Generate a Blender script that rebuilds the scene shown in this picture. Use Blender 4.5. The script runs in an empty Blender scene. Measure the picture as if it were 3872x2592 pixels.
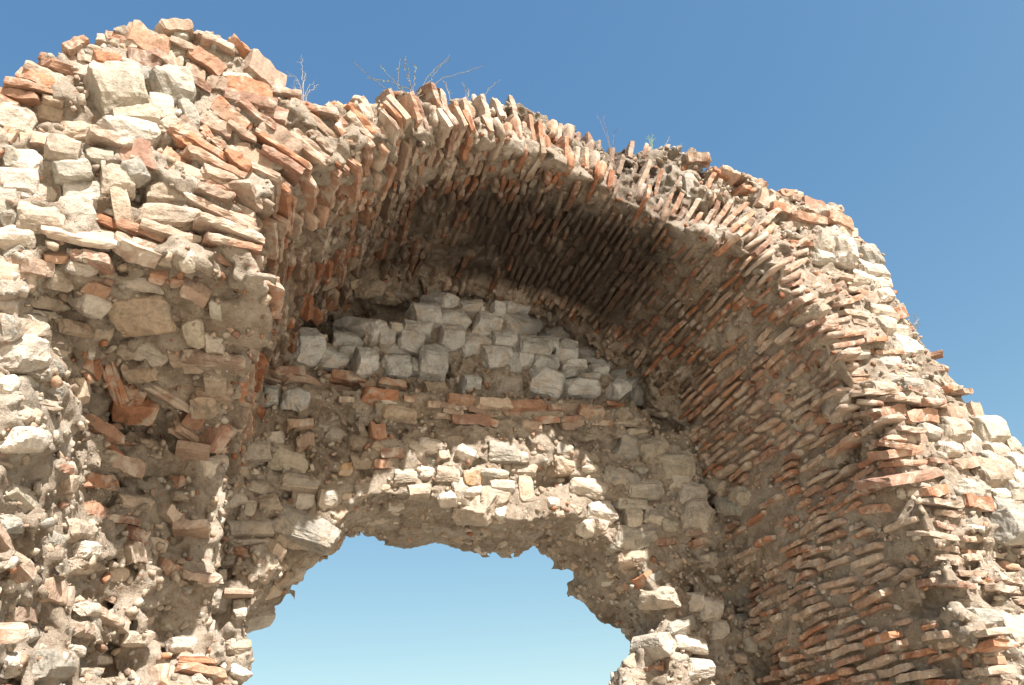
import bpy, math, random
import numpy as np
from mathutils import Matrix, Vector

random.seed(7)
rng = np.random.default_rng(11)
scene = bpy.context.scene

# ------------------------------------------------------------------ camera
CAM = np.array([0.0, 0.0, 1.6])
F, CX, CY = 2953.0, 1936.0, 1296.0            # focal length and centre, photo pixels
_y = np.array([-337, 554, 781.0]); _y /= np.linalg.norm(_y)      # world axes seen in the camera frame
_z = np.array([-170, -1204.5, 781.0]); _z -= _y * (_z @ _y); _z /= np.linalg.norm(_z)
_x = np.cross(_y, _z)
AX = np.stack([_x, _y, _z])                   # rows: world axes in (right, down, forward)
right, down, fwd = AX[:, 0], AX[:, 1], AX[:, 2]
cam = bpy.data.cameras.new('camera'); cam.sensor_width = 36.0; cam.lens = F / 3872 * 36.0
cam.clip_start = 0.05; cam.clip_end = 3000
camo = bpy.data.objects.new('camera', cam); scene.collection.objects.link(camo)
camo.matrix_world = Matrix(((right[0], -down[0], -fwd[0], CAM[0]), (right[1], -down[1], -fwd[1], CAM[1]),
                            (right[2], -down[2], -fwd[2], CAM[2]), (0, 0, 0, 1)))
scene.camera = camo

# ------------------------------------------------------------------ light
SUN_EL, SUN_AZ = math.radians(41.5), math.radians(169)     # azimuth clockwise from +Y
sd = Vector((math.sin(SUN_AZ) * math.cos(SUN_EL), math.cos(SUN_AZ) * math.cos(SUN_EL), math.sin(SUN_EL)))
world = bpy.data.worlds.new('World'); scene.world = world; world.use_nodes = True
wn = world.node_tree.nodes; wl = world.node_tree.links
sky = wn.new('ShaderNodeTexSky'); sky.sky_type = 'NISHITA'; sky.sun_disc = False
sky.sun_elevation = SUN_EL; sky.sun_rotation = SUN_AZ
sky.altitude = 200; sky.air_density = 1.0; sky.dust_density = 1.0; sky.ozone_density = 4.5
sep = wn.new('ShaderNodeSeparateColor'); com = wn.new('ShaderNodeCombineColor'); wl.new(sky.outputs[0], sep.inputs[0])
for ch, (gain, power) in enumerate(((0.86, 1.05), (1.05, 0.80), (1.40, 0.50))):      # film-like response, the same over the whole dome
    pw = wn.new('ShaderNodeMath'); pw.operation = 'POWER'; pw.inputs[1].default_value = power; wl.new(sep.outputs[ch], pw.inputs[0])
    ml = wn.new('ShaderNodeMath'); ml.operation = 'MULTIPLY'; ml.inputs[1].default_value = gain; wl.new(pw.outputs[0], ml.inputs[0]); wl.new(ml.outputs[0], com.inputs[ch])
wl.new(com.outputs[0], wn['Background'].inputs[0]); wn['Background'].inputs[1].default_value = 0.091
sun = bpy.data.lights.new('sun', 'SUN'); sun.energy = 4.6; sun.angle = math.radians(0.53); sun.color = (1.0, 0.97, 0.925)
suno = bpy.data.objects.new('sun', sun); scene.collection.objects.link(suno)
suno.rotation_euler = sd.to_track_quat('Z', 'Y').to_euler(); suno.location = (3, -8, 12)
vs = scene.view_settings; vs.view_transform = 'Standard'; vs.look = 'None'; vs.gamma = 1.0; vs.exposure = 1.52
vs.use_curve_mapping = False

# ------------------------------------------------------------------ helpers
def ray(px, py):
    d = np.array([px - CX, py - CY, F]); w = AX @ d
    return w / np.linalg.norm(w)
def to_px(p):
    d = (np.asarray(p) - CAM) @ AX
    return CX + F * d[0] / d[2], CY + F * d[1] / d[2], d[2]
def mesh_obj(name, verts, faces, mat, parent=None, smooth=False):
    me = bpy.data.meshes.new(name); nv = len(verts)
    verts = np.asarray(verts, np.float32); faces = np.asarray(faces, np.int32)
    me.vertices.add(nv); me.vertices.foreach_set('co', verts.ravel())
    nf, k = faces.shape
    me.loops.add(nf * k); me.loops.foreach_set('vertex_index', faces.ravel())
    me.polygons.add(nf); me.polygons.foreach_set('loop_start', np.arange(0, nf * k, k, dtype=np.int32))
    if smooth: me.polygons.foreach_set('use_smooth', np.ones(nf, bool))
    me.update(calc_edges=True); me.materials.append(mat)
    ob = bpy.data.objects.new(name, me); scene.collection.objects.link(ob)
    if parent: ob.parent = parent
    return ob

# ------------------------------------------------------------------ materials
def new_mat(name):
    m = bpy.data.materials.new(name); m.use_nodes = True
    return m, m.node_tree.nodes, m.node_tree.links, m.node_tree.nodes['Principled BSDF']
def noise(n, l, vec, scale, detail=5, rough=0.6, dist=0.0):
    t = n.new('ShaderNodeTexNoise'); t.inputs['Scale'].default_value = scale; t.inputs['Detail'].default_value = detail
    t.inputs['Roughness'].default_value = rough; t.inputs['Distortion'].default_value = dist
    l.new(vec, t.inputs['Vector']); return t.outputs['Fac']
def ramp(n, l, fac, stops):
    r = n.new('ShaderNodeValToRGB'); e = r.color_ramp.elements
    while len(e) < len(stops): e.new(0.5)
    for i, (p, c) in enumerate(stops):
        e[i].position = p; e[i].color = (*c, 1) if len(c) == 3 else c
    l.new(fac, r.inputs[0]); return r.outputs[0]
def mix(n, l, kind, fac, a, b):
    m = n.new('ShaderNodeMix'); m.data_type = 'RGBA'; m.blend_type = kind
    for v, s in ((fac, m.inputs[0]), (a, m.inputs[6]), (b, m.inputs[7])):
        if isinstance(v, (int, float)): s.default_value = v
        elif isinstance(v, tuple): s.default_value = (*v, 1)
        else: l.new(v, s)
    return m.outputs[2]
def math_node(n, l, op, a, b=None):
    m = n.new('ShaderNodeMath'); m.operation = op
    for i, v in enumerate((a, b)):
        if v is None: continue
        if isinstance(v, (int, float)): m.inputs[i].default_value = v
        else: l.new(v, m.inputs[i])
    return m.outputs[0]
def bump_chain(n, l, bsdf, hs):
    prev = None
    for h, dist, st in hs:
        b = n.new('ShaderNodeBump'); b.inputs['Distance'].default_value = dist; b.inputs['Strength'].default_value = st
        l.new(h, b.inputs['Height'])
        if prev: l.new(prev, b.inputs['Normal'])
        prev = b.outputs['Normal']
    l.new(prev, bsdf.inputs['Normal'])
def soot_shade_mask(n, l, pos):
    """Blotch noise for the vault soffit: soot together with painted shade."""
    big = noise(n, l, pos, 0.9, 4, 0.6, 0.4)
    return big

def mat_mortar():
    m, n, l, b = new_mat('lime_mortar')
    pos = n.new('ShaderNodeNewGeometry').outputs['Position']
    n1 = noise(n, l, pos, 2.2, 6, 0.65); n2 = noise(n, l, pos, 14, 6, 0.7); n3 = noise(n, l, pos, 60, 4, 0.7)
    c = ramp(n, l, n1, [(0.3, (0.31, 0.24, 0.175)), (0.5, (0.43, 0.35, 0.27)), (0.7, (0.55, 0.475, 0.39))])
    c = mix(n, l, 'MULTIPLY', 0.75, c, ramp(n, l, n2, [(0.25, (0.55, 0.50, 0.45)), (0.55, (1, 1, 1)), (0.8, (1.15, 1.12, 1.08))]))
    # crushed-brick and pebble aggregate
    v = n.new('ShaderNodeTexVoronoi'); v.inputs['Scale'].default_value = 38; l.new(pos, v.inputs['Vector'])
    sp = n.new('ShaderNodeSeparateColor'); l.new(v.outputs['Color'], sp.inputs[0])
    peb = ramp(n, l, v.outputs['Distance'], [(0.0, (1, 1, 1)), (0.30, (1, 1, 1)), (0.42, (0, 0, 0))])
    pick = math_node(n, l, 'GREATER_THAN', sp.outputs[0], 0.72)
    pcol = ramp(n, l, sp.outputs[1], [(0.0, (0.40, 0.17, 0.09)), (0.3, (0.33, 0.28, 0.22)), (0.6, (0.55, 0.50, 0.42)), (1.0, (0.22, 0.19, 0.15))])
    pm = math_node(n, l, 'MULTIPLY', peb, pick); pm = math_node(n, l, 'MULTIPLY', pm, 0.75)
    c = mix(n, l, 'MIX', pm, c, pcol)
    c = mix(n, l, 'MULTIPLY', 0.5, c, ramp(n, l, noise(n, l, pos, 3.1, 5, 0.7, 0.3), [(0.36, (0.50, 0.45, 0.40)), (0.50, (1, 1, 1))]))      # damp and grime
    # soot blotches and painted shade on the vault
    c = add_soot_shade(n, l, pos, c)
    l.new(c, b.inputs['Base Color']); b.inputs['Roughness'].default_value = 0.95; b.inputs['Specular IOR Level'].default_value = 0.15
    vh = n.new('ShaderNodeTexVoronoi'); vh.inputs['Scale'].default_value = 26; vh.feature = 'SMOOTH_F1'; l.new(pos, vh.inputs['Vector'])
    bump_chain(n, l, b, [(n2, 0.06, 1.0), (vh.outputs['Distance'], 0.03, 0.7), (n3, 0.02, 1.0), (noise(n, l, pos, 170, 3, 0.7), 0.006, 0.9)])
    return m
def add_soot_shade(n, l, pos, c, amount=0.95):
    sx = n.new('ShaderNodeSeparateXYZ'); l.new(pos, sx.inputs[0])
    # soot plus deep shade painted into the vault interior: above the springing, inside the shell, behind the broken front
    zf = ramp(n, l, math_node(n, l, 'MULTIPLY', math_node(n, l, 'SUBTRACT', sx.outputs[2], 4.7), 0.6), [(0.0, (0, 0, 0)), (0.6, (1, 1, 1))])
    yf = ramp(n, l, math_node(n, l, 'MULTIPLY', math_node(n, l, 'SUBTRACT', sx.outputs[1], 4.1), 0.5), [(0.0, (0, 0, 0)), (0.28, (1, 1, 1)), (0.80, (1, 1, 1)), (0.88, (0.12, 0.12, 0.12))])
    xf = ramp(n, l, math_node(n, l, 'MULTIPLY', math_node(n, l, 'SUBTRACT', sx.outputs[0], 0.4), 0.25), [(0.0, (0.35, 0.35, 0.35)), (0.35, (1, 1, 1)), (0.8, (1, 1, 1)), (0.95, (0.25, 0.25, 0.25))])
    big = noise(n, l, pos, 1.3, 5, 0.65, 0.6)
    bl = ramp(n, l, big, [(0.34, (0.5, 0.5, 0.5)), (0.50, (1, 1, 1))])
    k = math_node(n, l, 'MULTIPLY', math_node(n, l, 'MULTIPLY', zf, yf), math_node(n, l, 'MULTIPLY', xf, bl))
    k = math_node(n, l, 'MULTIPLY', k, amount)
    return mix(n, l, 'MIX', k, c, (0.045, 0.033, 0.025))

def mat_piece(name, joined, kind):
    m, n, l, b = new_mat(name)
    pos = n.new('ShaderNodeNewGeometry').outputs['Position']
    if joined:
        a = n.new('ShaderNodeAttribute'); a.attribute_name = 'piece_color'; base = a.outputs['Color']
    else:
        base = n.new('ShaderNodeObjectInfo').outputs['Color']
    n1 = noise(n, l, pos, 9, 6, 0.65); n2 = noise(n, l, pos, 40, 5, 0.7); n3 = noise(n, l, pos, 5.5, 5, 0.7, 0.5)
    if kind == 'brick':
        c = mix(n, l, 'MULTIPLY', 0.8, base, ramp(n, l, n1, [(0.25, (0.55, 0.50, 0.48)), (0.5, (1, 1, 1)), (0.75, (1.2, 1.22, 1.2))]))
        c = mix(n, l, 'MULTIPLY', 0.5, c, ramp(n, l, n2, [(0.3, (0.6, 0.6, 0.6)), (0.6, (1.1, 1.1, 1.1))]))
        film = ramp(n, l, n3, [(0.50, (0, 0, 0)), (0.62, (0.8, 0.8, 0.8))])         # old mortar left on the brick
        c = mix(n, l, 'MIX', film, c, (0.46, 0.385, 0.305))
        hs = [(n1, 0.03, 0.7), (n2, 0.008, 0.8)]
    else:
        c = mix(n, l, 'MULTIPLY', 0.85, base, ramp(n, l, n1, [(0.25, (0.58, 0.55, 0.52)), (0.5, (1, 1, 1)), (0.75, (1.2, 1.18, 1.12))]))
        c = mix(n, l, 'MULTIPLY', 0.6, c, ramp(n, l, n2, [(0.3, (0.62, 0.6, 0.58)), (0.6, (1.08, 1.08, 1.08))]))
        lich = ramp(n, l, n3, [(0.50, (0, 0, 0)), (0.62, (0.75, 0.75, 0.75))])
        c = mix(n, l, 'MIX', lich, c, (0.43, 0.35, 0.27))
        gl = ramp(n, l, noise(n, l, pos, 3.3, 6, 0.75, 0.8), [(0.56, (0, 0, 0)), (0.64, (0.55, 0.55, 0.55))])
        c = mix(n, l, 'MIX', gl, c, (0.17, 0.155, 0.125))                      # grey lichen crust
        hs = [(n1, 0.045, 0.8), (n2, 0.012, 0.8)]
    c = add_soot_shade(n, l, pos, c, 0.92)
    l.new(c, b.inputs['Base Color']); b.inputs['Roughness'].default_value = 0.92; b.inputs['Specular IOR Level'].default_value = 0.18
    bump_chain(n, l, b, hs)
    return m
M_MORTAR = mat_mortar()
M_BRICK = mat_piece('fired_brick', False, 'brick'); M_BRICKJ = mat_piece('fired_brick_rest', True, 'brick')
M_STONE = mat_piece('rubble_stone', False, 'stone'); M_STONEJ = mat_piece('rubble_stone_rest', True, 'stone')

# ------------------------------------------------------------------ ground
def mat_ground():
    m, n, l, b = new_mat('dry_ground')
    pos = n.new('ShaderNodeNewGeometry').outputs['Position']
    c = ramp(n, l, noise(n, l, pos, 0.6, 8, 0.7), [(0.3, (0.38, 0.33, 0.25)), (0.5, (0.50, 0.445, 0.36)), (0.7, (0.58, 0.525, 0.44))])
    l.new(c, b.inputs['Base Color']); b.inputs['Roughness'].default_value = 1
    bump_chain(n, l, b, [(noise(n, l, pos, 8, 8, 0.7), 0.05, 0.8)])
    return m
gN = 41
gx = np.sign(np.linspace(-1, 1, gN)) * np.abs(np.linspace(-1, 1, gN)) ** 3 * 900
gv = np.array([(x, y, 0.0 if math.hypot(x - 2, y - 5) < 12 else 0.15 * math.sin(x * 0.21) * math.cos(y * 0.17)) for y in gx for x in gx])
gf = [(j * gN + i, j * gN + i + 1, (j + 1) * gN + i + 1, (j + 1) * gN + i) for j in range(gN - 1) for i in range(gN - 1)]
ground = mesh_obj('ground', gv, gf, mat_ground(), smooth=True); ground['kind'] = 'structure'

# ------------------------------------------------------------------ the ruin as a solid
R, XC, ZS = 2.24, 2.38, 4.18          # barrel vault: radius, axis, springing height
YB = 6.0                              # face of the wall that closes the passage
K = 3872 / 2342.0
_fx = [-6, -3, -1, 0, 0.8, 1.6, 2.4, 3.2, 3.6, 3.9, 4.25, 4.65, 6, 8, 11]
_fy = [3.0, 3.1, 3.38, 3.58, 3.70, 3.95, 4.14, 4.32, 4.30, 4.15, 3.98, 4.10, 4.12, 4.3, 4.6]
def yf0(x): return np.interp(x, _fx, _fy)
def plane_hit(dx, dy, yfun):
    r = ray(dx * K, dy * K); y = 4.0
    for _ in range(12): y = float(yfun(r[0] / r[1] * y))
    return r[0] / r[1] * y, 1.6 + r[2] / r[1] * y
crest_px = [(0, 165), (40, 172), (60, 150), (100, 135), (135, 118), (172, 88), (235, 92), (282, 88), (292, 58), (340, 50), (405, 50), (455, 72),
            (505, 84), (555, 112), (605, 150), (648, 185), (660, 206), (700, 216), (760, 205), (820, 210), (870, 222), (930, 222), (1000, 222), (1060, 242),
            (1110, 250), (1170, 240), (1240, 238), (1295, 262), (1330, 285), (1400, 300), (1450, 318), (1510, 342), (1560, 366), (1600, 362), (1660, 380),
            (1720, 402), (1775, 440), (1840, 458), (1890, 480), (1935, 515), (1970, 560), (2010, 585), (2030, 620), (2036, 660), (2060, 720), (2095, 765),
            (2140, 815), (2150, 850), (2200, 895), (2235, 950), (2295, 985), (2342, 1030)]
crest = [plane_hit(x, y, yf0) for x, y in crest_px]
crest = [(-7, 5.0), (-4.5, 5.6), (-2.4, 5.5), (-1.5, 5.75)] + crest + [(6.9, 3.5), (7.6, 3.2), (9.0, 2.7), (11.5, 2.2)]
crest = [(x, z - float(np.interp(x, [-1, 0.5, 1.5, 2.4, 3.2, 3.9, 4.3], [0.24, 0.12, 0.04, -0.04, -0.12, -0.10, 0.0]))) for x, z in crest]
outline = np.array(crest + [(11.5, -2), (-7, -2)])
hole_f = [(560, 1750), (585, 1568), (598, 1510), (556, 1455), (560, 1400), (595, 1340), (640, 1275), (715, 1245), (785, 1200), (808, 1150), (870, 1132), (960, 1140),
          (1050, 1152), (1130, 1192), (1220, 1202), (1330, 1178), (1400, 1240), (1470, 1290), (1525, 1380), (1545, 1450), (1500, 1500), (1450, 1530), (1400, 1590), (1390, 1750)]
hole_b = [(530, 1750), (545, 1520), (563, 1445), (612, 1412), (650, 1380), (690, 1322), (720, 1308), (780, 1270), (790, 1228), (850, 1230), (930, 1242), (1000, 1228),
          (1090, 1262), (1160, 1280), (1200, 1263), (1230, 1300), (1290, 1320), (1320, 1385), (1400, 1420), (1440, 1470), (1432, 1520), (1402, 1568), (1380, 1750)]
def resample(p, n=48):
    p = np.asarray(p, float); s = np.r_[0, np.cumsum(np.hypot(*np.diff(p, axis=0).T))]
    t = np.linspace(0, s[-1], n); return np.stack([np.interp(t, s, p[:, 0]), np.interp(t, s, p[:, 1])], 1)
HF = resample([plane_hit(x, y, lambda q: 6.0) for x, y in [(a, b - 30) for a, b in hole_f]]); HB = resample([plane_hit(x, y, lambda q: 7.0) for x, y in hole_b])
HF = np.vstack([[HF[0, 0] - 0.1, -1], HF, [HF[-1, 0], -1]]); HB = np.vstack([[HB[0, 0] - 0.1, -1], HB, [HB[-1, 0], -1]])
def poly_sdf(poly, X, Z):
    d = np.full(X.shape, 1e9, np.float32); inside = np.zeros(X.shape, bool)
    n = len(poly)
    for i in range(n):
        ax, az = poly[i]; bx, bz = poly[(i + 1) % n]
        ex, ez = bx - ax, bz - az; L = ex * ex + ez * ez + 1e-12
        t = np.clip(((X - ax) * ex + (Z - az) * ez) / L, 0, 1)
        d = np.minimum(d, (X - ax - t * ex) ** 2 + (Z - az - t * ez) ** 2)
        c = (az > Z) != (bz > Z)
        with np.errstate(divide='ignore', invalid='ignore'):
            xi = ax + (Z - az) * ex / (ez if abs(ez) > 1e-9 else 1e-9)
        inside ^= c & (X < xi)
    d = np.sqrt(d); return np.where(inside, -d, d).astype(np.float32)
def sstep(a, b, x):
    t = np.clip((x - a) / (b - a), 0, 1); return t * t * (3 - 2 * t)

_lat = {}
def grid_noise(xs, ys, zs, wl, seed):
    """Cubic value noise on a regular grid, evaluated axis by axis."""
    out = None; org = -12.0; n = int(26 / wl) + 8
    key = (wl, seed)
    axes = []
    for a in (xs, ys, zs):
        t = (a - org) / wl; i = np.floor(t).astype(int); f = (t - i).astype(np.float32)
        w = np.stack([(1 - f) ** 3, 3 * f ** 3 - 6 * f ** 2 + 4, -3 * f ** 3 + 3 * f ** 2 + 3 * f + 1, f ** 3], 0) / 6
        axes.append((i, w))
    lo = [a[0].min() for a in axes]; hi = [a[0].max() + 4 for a in axes]
    # lattice values from an integer hash, so that every grid reads the same field
    I, J, Kk = np.meshgrid(*[np.arange(lo[k], hi[k]) for k in range(3)], indexing='ij')
    h = (I * 73856093) ^ (J * 19349663) ^ (Kk * 83492791) ^ (seed * 2654435761)
    h = (h ^ (h >> 13)) * 1274126177 & 0xffffffff; h = (h ^ (h >> 16)) & 0xffff
    A = (h.astype(np.float32) / 32767.5 - 1.0)
    for k in range(3):
        i, w = axes[k]; i = i - lo[k]
        sh = [1, 1, 1]; sh[k] = -1
        B = None
        for q in range(4):
            term = np.take(A, i + q, axis=k) * w[q].reshape(sh).astype(np.float32)
            B = term if B is None else B + term
        A = B
    return A

def front_y(X, Z):
    """Face of the front wall, eroded: overhang at the left pier, recess below it, brow leaning back at the crown."""
    y = yf0(X)
    # recess in the left pier under its overhanging upper courses
    deep = 0.95 + 0.50 * np.clip((X + 0.75) / 0.75, 0, 1.0) - 0.55 * sstep(2.75, 2.0, Z)
    m = sstep(-0.90, -0.50, X + 0.10 * (Z - 3.6)) * sstep(4.32, 3.95, Z + 0.12 * X) * sstep(1.4, 1.0, X)
    y = y + m * deep - 0.10 * sstep(4.15, 4.35, Z) * sstep(5.3, 4.8, Z) * sstep(0.5, 0.1, X)      # the overhang itself stands proud
    r = np.hypot(X - XC, Z - ZS)
    # broken brow of the vault: the face leans back towards the crest
    a = np.clip((r - R) / 0.5, 0, 1.6)
    y = y + 0.10 * a * sstep(0.9, 1.8, X) * sstep(4.9, 4.0, X) * sstep(4.6, 5.2, Z)
    # stones falling back at the ruined end on the right
    y = y + 0.25 * sstep(5.2, 6.6, X) * sstep(3.2, 4.8, Z)
    return y
BLOBS = [  # (disp px, depth, radius, +add / -carve) lumps and holes along the broken right corner
    ((1925, 930), 4.28, 0.15, 1), ((1965, 1020), 4.35, 0.13, -1), ((1820, 690), 4.25, 0.14, -1), ((1855, 660), 4.05, 0.12, -1),
    ((1840, 1240), 4.7, 0.10, -1), ((2060, 1390), 4.25, 0.12, -1),
    ((1350, 770), 5.95, 0.22, -1), ((1300, 745), 6.0, 0.16, -1), ((1400, 820), 5.95, 0.14, -1),
    ((1060, 880), 6.0, 0.16, -1), ((640, 720), 5.9, 0.25, -1), ((650, 1090), 6.0, 0.12, -1), ((1345, 1010), 6.03, 0.16, -1), ((1135, 1085), 6.0, 0.10, -1),
    ((1790, 1385), 5.3, 0.17, -1), ((1745, 1420), 5.6, 0.15, -1),
    ((170, 900), 3.45, 0.14, -1), ((240, 960), 4.2, 0.14, -1), ((330, 1220), 4.5, 0.12, -1), ((80, 1545), 3.7, 0.14, -1),
]
def field(xs, ys, zs, base_only=False):
    xs, ys, zs = [a.astype(np.float32) for a in (xs, ys, zs)]
    X2, Z2 = np.meshgrid(xs, zs, indexing='ij')
    E = poly_sdf(outline, X2, Z2)
    dx = X2 - XC
    xl = np.where(Z2 < 4.12, XC - 0.06, XC - R)                # left jamb stands a little further out below the overhang
    circ = np.hypot(dx, Z2 - ZS) - R
    rect = np.maximum(np.maximum(dx - R, -(X2 - 0.06)), Z2 - ZS)
    A = np.minimum(circ, rect)                                  # the vaulted passage, negative inside
    Yf = front_y(X2, Z2)
    gz = np.gradient(Yf, axis=1) / max(1e-6, zs[1] - zs[0]); gx_ = np.gradient(Yf, axis=0) / max(1e-6, xs[1] - xs[0])
    sc = 1 / np.sqrt(1 + np.clip(gz, -3, 3) ** 2 + np.clip(gx_, -3, 3) ** 2)
    Y = ys[None, :, None]
    D = np.maximum(((Yf * sc)[:, None, :] - Y * sc[:, None, :]), (Y - 6.95))
    # left haunch of the vault has shed its inner bricks towards the back
    back = sstep(5.0, 5.9, ys)[None, :, None] * (0.22 * sstep(2.4, 1.4, X2) * sstep(5.2, 5.8, Z2))[:, None, :]
    # below the springing the right jamb opens out towards the front
    splay = 0.20 * np.clip(5.3 - ys, 0, 2)[None, :, None] * (sstep(4.7, 4.0, Z2) * sstep(3.0, 4.2, X2))[:, None, :]
    left = (0.20 * sstep(1.2, 0.4, X2) * sstep(4.2, 4.5, Z2) * sstep(5.6, 4.9, Z2))[:, None, :] * sstep(5.2, 4.2, ys)[None, :, None]
    D = np.maximum(D, -(A[:, None, :] - back - splay - left))
    rise = 0.32 * np.clip(ys - 4.0, 0, 3)[None, :, None]       # the mass behind the broken front stands higher
    D = np.maximum(D, E[:, None, :] - rise)
    # closing wall with its broken opening
    zt = 5.60 + 0.48 * np.clip(X2 - 0.66, -0.5, 1.2)              # top of the mound of blocking stones; a dark hollow above it
    Yt = YB + 0.42 * sstep(2.1, 1.7, X2) * sstep(0.0, 0.12, Z2 - zt)
    Yt = Yt + 0.30 * sstep(2.7, 3.1, X2) * sstep(1.93, 2.05, np.hypot(dx, Z2 - ZS)) * sstep(4.9, 5.1, Z2)
    Yt = Yt + 0.13 * sstep(5.10, 5.22, Z2) * sstep(0.4, 0.9, X2)            # bed of the grey blocking stones
    Yt = Yt + 0.07 * sstep(5.02, 4.94, Z2) + 0.06 * sstep(4.6, 4.2, Z2)
    Yt = Yt - 0.10 * sstep(1.6, 0.4, X2) * sstep(4.1, 3.2, Z2)
    T = np.maximum(Yt[:, None, :] - Y, Y - 7.0)
    T = np.maximum(T, (A - 0.30)[:, None, :])
    T = np.maximum(T, E[:, None, :] - rise)
    H = np.full((len(xs), len(ys), len(zs)), 1.0, np.float32)
    j0 = np.searchsorted(ys, 5.5)
    knots = np.linspace(5.5, 7.3, 10)
    slabs = [poly_sdf(HF * (1 - np.clip(k - 6, -.1, 1.2)) + HB * np.clip(k - 6, -.1, 1.2), X2, Z2) for k in knots]
    for j in range(j0, len(ys)):
        q = np.clip((ys[j] - 5.5) / 0.2, 0, 8.999); i = int(q)
        H[:, j, :] = slabs[i] * (1 - q + i) + slabs[i + 1] * (q - i)
    T = np.maximum(T, -H)
    D = np.maximum(D, -np.maximum(H, np.broadcast_to(5.4 - Y, H.shape)))
    D = np.minimum(D, T)
    for (bx, by), yy, rr, sg in BLOBS:
        r = ray(bx * K, by * K); p = CAM + r * (yy / r[1])
        sl = [slice(*np.searchsorted(a, (c - rr - .3, c + rr + .3))) for a, c in zip((xs, ys, zs), p)]
        if any(s.start >= s.stop for s in sl): continue
        q = np.sqrt((xs[sl[0]][:, None, None] - p[0]) ** 2 + (ys[sl[1]][None, :, None] - p[1]) ** 2 + (zs[sl[2]][None, None, :] - p[2]) ** 2) - rr
        sub = D[tuple(sl)]
        D[tuple(sl)] = np.minimum(sub, q) if sg > 0 else np.maximum(sub, -q)
    base = D.copy()
    if base_only: return base
    soff = sstep(0.30, 0.08, np.abs(A))[:, None, :] * (sstep(4.0, 4.4, ys) * sstep(6.0, 5.8, ys))[None, :, None]
    rim = sstep(0.35, 0.1, np.abs(H)) * sstep(5.9, 6.2, ys)[None, :, None]
    amp = 1.0 - 0.62 * soff - 0.45 * rim                                     # brick-faced soffit and jambs are smoother than the rubble
    N = 0.15 * grid_noise(xs, ys, zs, 0.9, 1) + 0.14 * grid_noise(xs, ys, zs, 0.38, 2)
    N += 0.22 * (np.abs(grid_noise(xs, ys, zs, 0.19, 3)) - 0.15) + 0.11 * grid_noise(xs, ys, zs, 0.085, 4)
    N += 0.15 * (0.15 - np.abs(grid_noise(xs, ys, zs, 0.11, 6)))
    N += 0.16 * grid_noise(xs * 0.5, ys * 0.5, zs * 1.6, 0.16, 8)          # worn courses: ledges and undercuts
    N += 0.15 * (np.abs(grid_noise(xs, ys, zs, 0.055, 7)) - 0.15) + 0.085 * grid_noise(xs, ys, zs, 0.034, 5)
    N = np.maximum(N, -0.085)                                   # no free-standing spikes
    D = D + N * amp
    return base, D

import openvdb
H0 = 0.0175
def build(xr, yr, zr, h, keep_base=False):
    xs = np.arange(xr[0], xr[1], h); ys = np.arange(yr[0], yr[1], h); zs = np.arange(zr[0], zr[1], h)
    base, D = field(xs, ys, zs)
    g = openvdb.FloatGrid(1.0); g.copyFromArray(np.clip(D, -0.5, 0.5).astype(np.float32))
    pts, quads = g.convertToQuads(isovalue=0.0)
    pts = pts * h + np.array([xs[0], ys[0], zs[0]])
    # drop crumbs of the solid that hang free
    p = np.arange(len(pts)); e = np.concatenate([quads[:, [0, 1]], quads[:, [1, 2]], quads[:, [2, 3]]])
    for _ in range(60):
        a, b = p[e[:, 0]], p[e[:, 1]]
        if (a == b).all(): break
        np.minimum.at(p, np.maximum(a, b), np.minimum(a, b))
        for _ in range(4): p = p[p]
    cnt = np.bincount(p, minlength=len(pts)); quads = quads[cnt[p[quads[:, 0]]] > 0.04 * len(pts)]
    return (xs, ys, zs, base), pts, quads
GX, GY, GZ = (-2.5, 7.0), (2.95, 7.25), (1.55, 7.15)
(bxs, bys, bzs, BASE), pts, quads = build(GX, GY, GZ, H0)
BASE = BASE.astype(np.float32)

def base_normal(p, s=4):
    i = [int(np.clip(round((p[k] - a[0]) / H0), s, len(a) - 1 - s)) for k, a in enumerate((bxs, bys, bzs))]
    g = np.array([BASE[i[0] + s, i[1], i[2]] - BASE[i[0] - s, i[1], i[2]],
                  BASE[i[0], i[1] + s, i[2]] - BASE[i[0], i[1] - s, i[2]],
                  BASE[i[0], i[1], i[2] + s] - BASE[i[0], i[1], i[2] - s]], float)
    L = np.linalg.norm(g); return g / L if L > 1e-6 else np.array([0, -1.0, 0])

# parts: which face belongs to which part of the ruin
def part_of(c):
    c = np.atleast_2d(c); x, y, z = c[:, 0], c[:, 1], c[:, 2]
    r = np.hypot(x - XC, z - ZS)
    vault = (z > ZS) & (r < R + 0.5) & (y < 7.2)
    wall = (y > 5.72) & (((z > ZS) & (r < R - 0.04)) | ((z <= ZS) & (x > 0.02) & (x < XC + R - 0.05)))
    out = np.where(x < XC, 0, 1)
    out[vault] = 2; out[wall] = 3
    return out

ruin = bpy.data.objects.new('ruined_gateway', None); scene.collection.objects.link(ruin)
ruin.location = (0, 0, 0)
ruin['label'] = 'ruined brick and rubble gateway with a broken barrel vault against the blue sky'
ruin['category'] = 'ruin'
PART_NAMES = ['pier', 'pier', 'barrel_vault', 'closing_wall']
PART_LABELS = ['rubble and brick pier with an overhanging upper part, left of the vault', 'eroded brick pier stepping down against the sky, right of the vault',
               'broken barrel vault of radial bricks with sooty underside darkened further by painted shade', 'rubble wall under the vault with a jagged arched opening']
PARTS = []
cent = pts[quads].mean(1); pid = part_of(cent)
for k in range(4):
    q = quads[pid == k]; u, inv = np.unique(q, return_inverse=True)
    o = mesh_obj(PART_NAMES[k], pts[u], inv.reshape(q.shape), M_MORTAR, ruin, smooth=False); o['label'] = PART_LABELS[k]; PARTS.append(o)
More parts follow.
